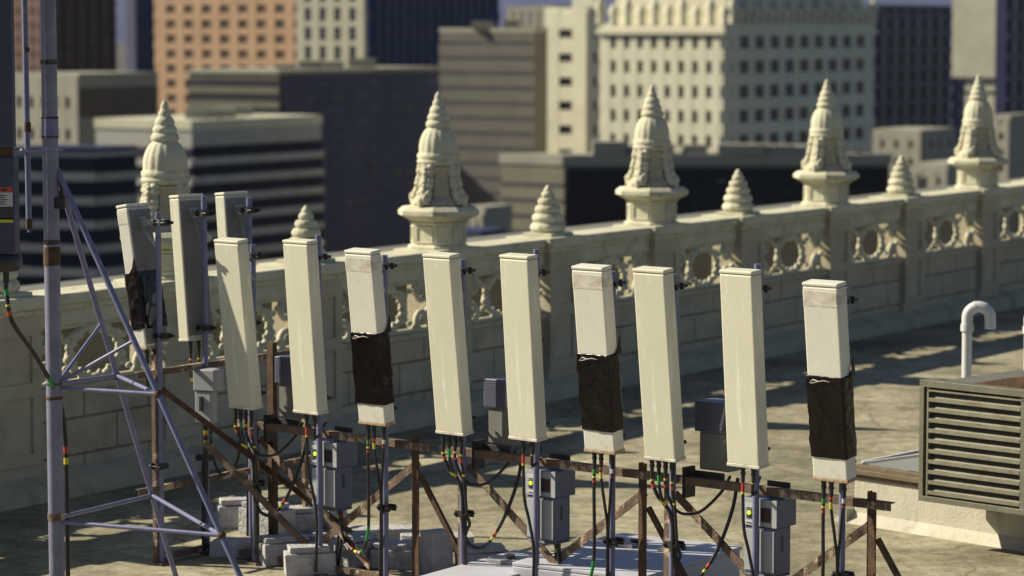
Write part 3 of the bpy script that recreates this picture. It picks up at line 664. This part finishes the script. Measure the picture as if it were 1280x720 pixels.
# ------------------------------------------------------------------ ballast blocks and white ducts behind the row
BLK = [ # px, py of the base centre, rotation, size, label
 (296, 662, 12, (.40, .20, .19), 'pale concrete block lying at the left end of the ballast pile'),
 (330, 672, -35, (.44, .24, .22), 'large pale block beside the rusty post over the ballast pile'),
 (372, 668, 20, (.30, .2, .16), 'tilted light block under the grey cabinet of the ballast frame'),
 (412, 664, -50, (.2, .2, .36), 'upright grey block behind the cabinet pole'),
 (300, 700, -10, (.5, .25, .13), 'flat pale block low at the left end of the pile'),
 (352, 708, 30, (.46, .26, .17), 'pale block in the middle front of the pile'),
 (408, 705, -25, (.40, .22, .15), 'pale block at the crossing of the rusty braces'),
 (470, 682, 8, (.62, .22, .12), 'long pale slab lying behind the wrapped antenna pole'),
 (446, 712, 48, (.36, .22, .2), 'rough block under the looping cable'),
 (492, 714, -15, (.36, .24, .15), 'pale block left of the dark rusty post'),
 (545, 690, 5, (.60, .24, .11), 'long pale slab right of the dark rusty post'),
 (545, 722, -60, (.2, .2, .34), 'upright grey block right of the dark rusty post'),
 (604, 720, 15, (.42, .22, .16), 'pale block beside the white duct'),
 (384, 724, 10, (.40, .2, .18), 'pale block at the bottom picture edge by the cabinet pole')]
for px, py, rz, (lx, ly, lz), lab in BLK:
    Yb = HC * F / (py - HOR); b = MB(); b.box(-lx / 2, lx / 2, -ly / 2, ly / 2, 0, lz)
    if lz < .3 and lx < .48: b.box(-lx / 2 + .03, lx / 2 - .05, -ly / 2 + .02, ly / 2 - .015, lz + .001, lz + .05)
    for v_ in b.v: v_ += V((random.uniform(-.008, .008), random.uniform(-.008, .008), random.uniform(-.006, .006) if v_.z > .01 else 0))
    o = b.build('ballast_block', 'block', None, ((px - 640) / F * Yb, Yb, 0), R(rz), bevel=.008)
    tag(o, lab, 'concrete block', 'ballast blocks')
def duct(px, py, zt, wd, ln, lab):
    Yc = (HC - zt) * F / (py - HOR); cx = (px - 640) / F * Yc
    t = thing('metal_duct', lab, 'duct', (cx, Yc, 0), ROTP, 'white ducts on the roof')      # far right corner, x back along -EP
    b = MB(); b.box(-ln, 0, 0, wd, 0, zt - .03); b.build('body', 'duct', t, bevel=.01)
    b = MB(); b.box(-ln, .012, -.012, wd, zt - .029, zt); b.build('lid', 'duct', t, bevel=.006)
    b = MB()
    for q in (.3 * wd, .65 * wd):
        b = MB(); b.cyl((-.35, q, zt), (-.35, q, zt + .035), .045, 12); b.build('knob', 'darkmetal', t, bevel=.004)
        b = MB(); b.box(-.55, -.47, q - .08, q + .08, zt + .001, zt + .03); b.build('latch', 'bracket', t, bevel=.004)
    return t
duct(929, 688, .36, 1.1, 1.5, 'white metal duct box with small fittings behind the right frame')
duct(718, 702, .28, .55, 1.4, 'lower white metal duct box left of the larger one')

# ------------------------------------------------------------------ vent housing on its curb, gooseneck pipes
def rowpt(px, Y): return V(((px - 640) / F * Y, Y, 0))
c0 = rowpt(1072, 24.9); c0.z = 0
t = thing('roof_curb', 'long pale plastered curb with brown flashing under the louvred vent', 'curb', c0, R(-47))
b = MB(); b.box(0, 6, 0, 2.2, 0, .40); b.build('body', 'curb', t, bevel=.02)
b = MB(); b.add([(-.02, -.10, 0), (6, -.10, 0), (6, -.001, .09), (-.02, -.001, .09), (-.02, -.001, 0), (6, -.001, 0)], [(0, 1, 2, 3), (0, 3, 4), (1, 5, 2)]); b.build('cant_strip', 'curb', t)
b = MB(); b.add([(-.16, -.10, 0), (-.001, -.10, 0), (-.001, -.10, .12), (-.16, 1.2, 0), (-.001, 1.2, 0), (-.001, 1.2, .12)], [(0, 1, 2), (5, 4, 3), (0, 2, 5, 3), (1, 4, 5, 2)]); b.build('cant_strip', 'curb', t)
b = MB(); b.box(-.03, 6.03, -.03, .05, .402, .43); b.box(-.05, 6.05, -.055, .03, .431, .475); b.box(-.02, 6.02, .031, .10, .431, .50); b.build('flashing', 'flash', t, bevel=.004)
b = MB(); b.add([(.0, .11, .50), (2.4, .11, .50), (2.4, 1.9, .55), (0.0, 1.9, .55), (1.2, 1.0, .74)], [(0, 1, 4), (1, 2, 4), (2, 3, 4), (3, 0, 4)]); b.build('skylight_sheet', 'sheet', t)
b = MB()
for p in ((0, .11, .50), (2.4, .11, .50), (2.4, 1.9, .55), (0, 1.9, .55)): b.bar(p, (1.2, 1.0, .76), .035, .03)
b.bar((0, .11, .51), (0, 1.9, .56), .03, .03); b.build('skylight_bar', 'pipe', t)
v0 = rowpt(1154, 23.65)
t = thing('louvred_vent', 'large weathered louvred vent box overhanging the pale curb', 'vent', v0, ROW - R(4))
zb, zt, W = .395, 1.405, 2.2
b = MB(); b.box(.02, W - .02, .10, .40, zb + .01, zt - .03); b.box(.02, W - .02, .4005, 1.35, .52, zt - .03); b.build('casing', 'frame', t, bevel=.01)
b = MB(); b.box(0, W, -.01, .101, zb, zb + .045); b.box(0, W, -.01, .101, zt - .055, zt); b.box(0, .045, -.0102, .102, zb + .0455, zt - .0555); b.box(W - .045, W, -.0102, .102, zb + .0455, zt - .0555)
for x in (1.0,): b.box(x, x + .05, -.0, .10, zb + .046, zt - .056)
b.box(.0455, W - .0455, .094, .0985, zb + .05, zt - .06); b.build('outer_frame', 'frame', t, bevel=.006)
b = MB(); b.box(.07, .085, .0, .09, zb + .05, zt - .06); b.box(.07, W - .05, .0, .09, zt - .09, zt - .075); b.build('inner_frame', 'louver', t)
for i in range(10):
    z = zb + .075 + i * .086
    for (xa, xb) in ((.088, .995), (1.055, W - .05)):
        b = MB(); b.add([(xa, .008, z), (xb, .008, z), (xb, .075, z + .066), (xa, .075, z + .066), (xa, .014, z - .006), (xb, .014, z - .006), (xb, .081, z + .060), (xa, .081, z + .060)],
            [(3, 2, 1, 0), (4, 5, 6, 7), (0, 1, 5, 4), (1, 2, 6, 5), (2, 3, 7, 6), (3, 0, 4, 7)]); b.box(xa, xb, .0, .0075, z - .012, z + .02)
        b.build('slat', 'louver', t)
b = MB(); pts = []
for i in range(9):
    u = i / 8; pts.append((.35 + 1.8 * u, zt - .028 + .14 * math.sin(math.pi * u)))
vs = [(x, .12, z) for x, z in pts] + [(x, 1.3, z) for x, z in pts]; n = 9
b.add(vs, [tuple(range(n - 1, -1, -1)), tuple(range(n, 2 * n))] + [(i, i + 1, n + i + 1, n + i) for i in range(n - 1)] + [(n - 1, 0, n, 2 * n - 1)]); b.build('rusty_cover', 'rustdark', t)
def gooseneck(px, ytop, Y, lab, r=.045):
    top = at(px, ytop, Y).z; t = thing('gooseneck_pipe', lab, 'pipe', ((px - 640) / F * Y, Y, 0), R(-12), 'gooseneck vent pipes')
    rb = .105; zc = top - rb - r
    b = MB(); b.cyl((0, 0, 0), (0, 0, zc - .12), r, 20); b.build('riser', 'pipe', t)
    arc = [(rb - rb * math.cos(math.pi * i / 16), 0, zc + rb * math.sin(math.pi * i / 16)) for i in range(17)]
    b = MB(); b.tube([(0, 0, zc - .10)] + arc + [(2 * rb, 0, zc - .10)], r * 1.14, 20); b.build('bend', 'pipe', t)
    b = MB(); b.cyl((0, 0, zc - .125), (0, 0, zc - .06), r * 1.34, 20); b.build('collar', 'pipe', t, bevel=.003)
    for i in (6, 10): b = MB(); b.cyl(arc[i], arc[i + 1], r * 1.2, 18); b.build('joint_ring', 'pipe', t, bevel=.003)
gooseneck(1212, 377, 26.5, 'white gooseneck pipe rising behind the louvred vent')
gooseneck(1290, 380, 26.5, 'white pipe cut off by the right picture edge')

# ------------------------------------------------------------------ city beyond
LD = V((-.836, .549)); RDN = V((.549, .836))
def facade(c, l, r, Z, ld=LD, rd=RDN):
    C = V(((c - 640) / F * Z, Z)); ul, ur = (l - 640) / F, (r - 640) / F
    a = (C.x - ul * Z) / (-ld.x + ul * ld.y); b_ = (ur * Z - C.x) / (rd.x - ur * rd.y)
    return C, a, b_
WM = {}
def bmat(name, c, c2=None, rough=.8):
    if name not in WM: WM[name] = mat(name, c, c2 or tuple(x * .88 for x in c), .25, rough, bump=0, c3=tuple(x * .7 for x in c), s3=.12, lo3=.5, hi3=.8)
    return WM[name]
WINM = {'navyglass': mat('window_navy', (.024, .025, .042), (.034, .035, .052), .4, .8, bump=0, spec=.15), 'dark': mat('window_dark', (.02, .021, .03), (.035, .035, .045), .4, .25, bump=0), 'mid': mat('window_mid', (.05, .05, .065), (.08, .075, .08), .3, .3, bump=0),
        'warm': mat('window_warm', (.07, .05, .035), (.10, .07, .05), .3, .4, bump=0)}
def building(name, label, l, c, r, ytop, Z, wm, rskin=None, lw=None, rw=None, ld=LD, rd=RDN, roofm=None, rail=.6, cat='building', clutter=0, lbands=None, rbands=None, zbot=-55, hmin=None):
    """lw / rw: window grids (columns, first row pixel, row pitch px, rows, width share, height share, material)."""
    C, a, b_ = facade(c, l, r, Z, ld, rd); zt = HC - (ytop - HOR) / F * Z
    t = thing(name, label, cat, (C.x, C.y, zbot)); H = zt - zbot
    Q = [V((0, 0)), rd * b_, rd * b_ + ld * a, ld * a]
    b = MB(); b.prism([tuple(q) for q in Q], 0, H); b.build('wall', wm, t)
    cen = (Q[0] + Q[2]) / 2
    if rskin:
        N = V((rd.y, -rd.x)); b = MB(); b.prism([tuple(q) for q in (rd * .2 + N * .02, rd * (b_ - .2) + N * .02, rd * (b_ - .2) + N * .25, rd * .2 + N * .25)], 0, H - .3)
        b.build('curtain_wall', rskin, t)  # flat dark skin laid over the right-hand face
    b = MB(); b.prism([tuple(cen + (q - cen) * 1.012) for q in Q], H + .003, H + rail); b.build('roof', roofm or wm, t)
    for k in range(clutter):
        u = .15 + .7 * (k + .5) / clutter; vv = random.uniform(.25, .6); p = rd * (b_ * u) + ld * (a * vv); sx, sy, sz = random.uniform(.8, 2.2), random.uniform(.8, 1.8), random.uniform(.6, 1.4)
        b = MB(); b.box(p.x - sx, p.x + sx, p.y - sy, p.y + sy, H + rail + .003, H + rail + sz); b.build('roof_unit', WM['pale_concrete'] if 'pale_concrete' in WM else wm, t)
    for (side, g, D, N, ln) in (('l', lw, ld, V((-ld.y, ld.x)), a), ('r', rw, rd, V((rd.y, -rd.x)), b_)):
        if not g: continue
        if N.dot(V((0, -1))) < 0: N = -N
        cols, y0, py, rows, ws, hs, wmk = g[:7]; sub = g[7] if len(g) > 7 else None
        m0 = .06 * ln; pitch = (ln - 2 * m0) / cols; dz = py / F * Z; z0 = HC - (y0 - HOR) / F * Z - zbot
        # projecting piers and bands make the windows sit in recesses
        pb = MB()
        def slab(u0, u1, za, zb, d, m_=pb, d0=.0):
            p = [D * u0 + N * d0, D * u1 + N * d0, D * u1 + N * d, D * u0 + N * d]
            m_.add([(q.x, q.y, za) for q in p] + [(q.x, q.y, zb) for q in p], [(3, 2, 1, 0), (4, 5, 6, 7), (0, 1, 5, 4), (1, 2, 6, 5), (2, 3, 7, 6), (3, 0, 4, 7)])
        sk = rskin if (side == 'r' and rskin) else None; so_ = .26 if sk else 0
        for i in range(cols + 1):
            if sk: break
            u = m0 + i * pitch; hw = pitch * (1 - ws) / 2
            slab(max(.01, u - hw), min(ln - .01, u + hw), z0 - rows * dz, H - .05, .33)
        if not sk: pb.build('pier', sub or wm, t)
        pb2 = MB()
        for j in range(rows + 1):
            zc = z0 - j * dz + dz / 2; hh = dz * (1 - hs) / 2; pb3 = pb2
            slab(.02, ln - .02, zc - hh, zc + hh, .30, pb3)
        if not sk: pb2.build('spandrel', wm, t)
        for i in range(cols):
            for j in range(rows):
                wb = MB(); u = m0 + (i + .5) * pitch; zc = z0 - j * dz
                slab(u - pitch * ws / 2, u + pitch * ws / 2, zc - dz * hs / 2, zc + dz * hs / 2, .06 + so_, wb, .003 + so_)
                if sk and random.random() > .3: continue
                k = wmk
                if isinstance(wmk, tuple): k = wmk[0] if random.random() > .08 else wmk[1]
                wb.build('window', WINM.get(k, None) or M[k], t)
    for (g, D, N, ln) in ((lbands, ld, V((-ld.y, ld.x)), a), (rbands, rd, V((rd.y, -rd.x)), b_)):
        if not g: continue
        if N.dot(V((0, -1))) < 0: N = -N
        y0, py, rows, hs, gl = g[:5]; out = g[5] if len(g) > 5 else .6; dz = py / F * Z; z0 = HC - (y0 - HOR) / F * Z - zbot
        for j in range(rows):
            zc = z0 - j * dz; b = MB(); p = [D * -.0 + N * .01, D * ln + N * .01, D * ln + N * .08, D * 0 + N * .08]
            b.add([(q.x, q.y, zc - dz * hs / 2) for q in p] + [(q.x, q.y, zc + dz * hs / 2) for q in p], [(3, 2, 1, 0), (4, 5, 6, 7), (0, 1, 5, 4), (1, 2, 6, 5), (2, 3, 7, 6), (3, 0, 4, 7)])
            b.build('window_strip', WINM.get(gl) or M[gl], t)
            zz = zc - dz / 2; hh = dz * (1 - hs) / 2; b = MB(); p = [D * -.1 + N * .0, D * (ln + .1) + N * .0, D * (ln + .1) + N * out, D * -.1 + N * out]
            b.add([(q.x, q.y, zz - hh) for q in p] + [(q.x, q.y, zz + hh) for q in p], [(3, 2, 1, 0), (4, 5, 6, 7), (0, 1, 5, 4), (1, 2, 6, 5), (2, 3, 7, 6), (3, 0, 4, 7)])
            b.build('spandrel', wm, t)
    return t, Q, H, a, b_
orange = bmat('terracotta', (.47, .30, .185)); beige = bmat('beige_facade', (.44, .42, .33)); white = bmat('white_facade', (.68, .65, .50), (.62, .59, .45))
navy = bmat('navy_glass', (.032, .034, .085), (.026, .028, .07), .4); olive = bmat('olive_facade', (.13, .12, .085)); grey = bmat('grey_facade', (.19, .175, .155))
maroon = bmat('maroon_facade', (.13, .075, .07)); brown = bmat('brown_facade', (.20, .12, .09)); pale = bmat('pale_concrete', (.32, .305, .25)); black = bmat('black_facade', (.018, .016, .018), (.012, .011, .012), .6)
band = bmat('band_concrete', (.34, .335, .31)); blue = bmat('slate_facade', (.08, .085, .15))
building('office_tower', 'terracotta orange tower with a grid of dark windows', 195, 375, 378, -60, 640, orange, lw=(7, -46, 19, 13, .52, .55, 'warm'))
building('office_tower', 'beige tower with tall pale piers right beside the orange tower', 373, 457, 459, -50, 620, beige, lw=(4, -30, 24, 6, .45, .72, 'mid'))
building('office_tower', 'dark slate tower with fine vertical ribs right of the beige tower', 452, 460, 624, -60, 660, blue, rw=(14, -40, 40, 4, .5, .8, 'mid'))
building('office_block', 'low olive and navy office block before the orange tower', 237, 350, 556, 92, 420, olive, roofm=pale, lbands=(104, 18, 5, .55, 'dark', .25), rskin=navy, rw=(12, 106, 17, 10, .72, .35, ('mid', 'warm')), clutter=5)
building('office_block', 'grey banded office block with a diagonal shadow across it', 550, 668, 684, 40, 418, bmat('dark_grey_facade', (.125, .115, .10)), roofm=pale, lbands=(54, 19, 14, .28, 'mid', .12), clutter=2)
building('apartment_tower', 'slim white tower with one column of dark windows', 682, 734, 750, 14, 470, white, lw=(1, 42, 30, 7, .36, .36, 'dark'), rw=(1, 42, 30, 7, .4, .4, 'mid'))
building('apartment_tower', 'pale tower top with an amber blind peeking above the slim white tower', 716, 744, 756, -20, 560, white, lw=(1, 14, 26, 2, .5, .4, 'amber'))
wt, Q, H, a, b_ = building('ornate_building', 'large white ornate building with crown of carved merlons', 750, 905, 1090, 34, 380, white,
    lw=(8, 53, 31, 6, .40, .50, ('dark', 'mid')), rw=(9, 53, 31, 6, .62, .52, ('dark', 'warm')), rail=.5)
b = MB()
for D, ln in ((LD, a), (RDN, b_)):
    N = V((-D.y, D.x)) if V((-D.y, D.x)).y < 0 else V((D.y, -D.x)); n = int(ln / 2.05)
    for i in range(n + 1):
        p = D * (ln * i / n); hgt = 2.6 + 1.0 * (i % 2) + random.uniform(-.2, .2)
        b.tube([(p.x, p.y, H + .5), (p.x, p.y, H + hgt * .5), (p.x, p.y, H + hgt * .75), (p.x, p.y, H + hgt), (p.x, p.y, H + hgt + .5)], [.55, .45, .75, .4, .05], 8)
b.build('merlon', white, wt)
b = MB(); inn = [Q[0] + (Q[2] - Q[0]).normalized() * 2.2, Q[1] + (Q[3] - Q[1]).normalized() * 2.5, Q[2], Q[3] + (Q[1] - Q[3]).normalized() * 2.5]
b.prism([tuple(q) for q in inn], H + .51, H + 6.5); b.build('penthouse', white, wt)
b = MB(); cen = (Q[0] + Q[2]) / 2; b.prism([tuple(cen + (q - cen) * 1.035) for q in Q], H - .9, H - .25); b.build('cornice', white, wt)
building('office_tower', 'dark navy tower right of the ornate white building', 1084, 1092, 1187, 10, 520, navy, rw=(6, 30, 22, 9, .75, .75, 'dark'))
building('office_tower', 'beige stepped tower top behind the second finial from the right edge', 1188, 1250, 1256, -10, 600, beige, zbot=-6)
building('office_tower', 'beige narrower shaft with dark floor lines near the right edge', 1206, 1251, 1256, 50, 601, beige, lbands=(50, 33, 3, .14, 'dark', .15))
building('office_tower', 'dark slate tower standing behind the beige shaft near the right edge', 1176, 1188, 1262, 20, 680, blue, rw=(5, 40, 20, 8, .6, .6, 'mid'))
building('office_tower', 'navy tower filling the top right corner', 1242, 1256, 1330, -40, 450, navy, rw=(5, -20, 26, 9, .75, .7, 'mid'))
building('low_building', 'small white building low beside the ornate one', 1092, 1152, 1192, 168, 330, pale, lw=(3, 180, 22, 3, .3, .4, 'dark'), rw=(3, 180, 22, 3, .3, .4, 'mid'))
building('low_building', 'pale block just behind the rightmost tall finial', 1148, 1186, 1230, 212, 250, pale, lw=(2, 226, 22, 2, .3, .4, 'mid'))
building('low_building', 'narrow pale slab at the right picture edge', 1243, 1262, 1290, 150, 300, pale, lw=(1, 170, 20, 3, .4, .4, 'mid'))
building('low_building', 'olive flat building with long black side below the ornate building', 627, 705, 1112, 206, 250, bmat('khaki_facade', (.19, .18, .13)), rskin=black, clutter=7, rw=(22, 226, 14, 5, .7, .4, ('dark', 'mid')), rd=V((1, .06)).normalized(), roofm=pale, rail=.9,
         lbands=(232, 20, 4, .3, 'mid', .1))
building('low_building', 'pale jagged roofed building low behind the tall finial left of centre', 582, 606, 640, 268, 215, pale, lw=(2, 280, 16, 2, .3, .4, 'mid'))
building('banded_office', 'long office with white bands and navy window strips beside the left tall finial', 120, 240, 402, 162, 360, band, roofm=bmat('roof_gravel', (.52, .50, .38)),
         lbands=(192, 24, 9, .60, 'navyglass', .35), rbands=(190, 23.5, 9, .60, 'navyglass', .35), rail=1.2, clutter=4)
building('banded_office', 'darker banded office wing behind the tall bluish pole', 12, 118, 170, 190, 335, band, lbands=(206, 30, 7, .66, 'navyglass', .3), rbands=(206, 30, 7, .66, 'navyglass', .3), ld=V((-.97, .24)).normalized(), roofm=navy)
building('office_tower', 'maroon and brown tower at the top left corner', 10, 62, 147, -60, 700, maroon, lw=(5, -40, 18, 8, .5, .5, 'mid', brown), rw=(5, -40, 18, 8, .8, .8, 'warm'))
building('office_tower', 'slate tower with a pale corner strip left of the orange tower', 160, 170, 200, -30, 760, blue, rw=(3, -10, 20, 5, .6, .6, 'mid', blue))
building('low_building', 'beige and plum building with few windows at the left', 14, 100, 198, 96, 480, pale, lw=(5, 128, 40, 2, .4, .35, 'mid'), rbands=(128, 50, 1, .75, 'warm', .1))
building('low_building', 'pale distant building with sky behind it above the grey block', 634, 694, 722, 10, 900, pale, lw=(5, 18, 8, 2, .5, .5, 'mid'))
building('low_building', 'dark flat block filling the gap left of the olive building', 556, 600, 632, 300, 180, navy)
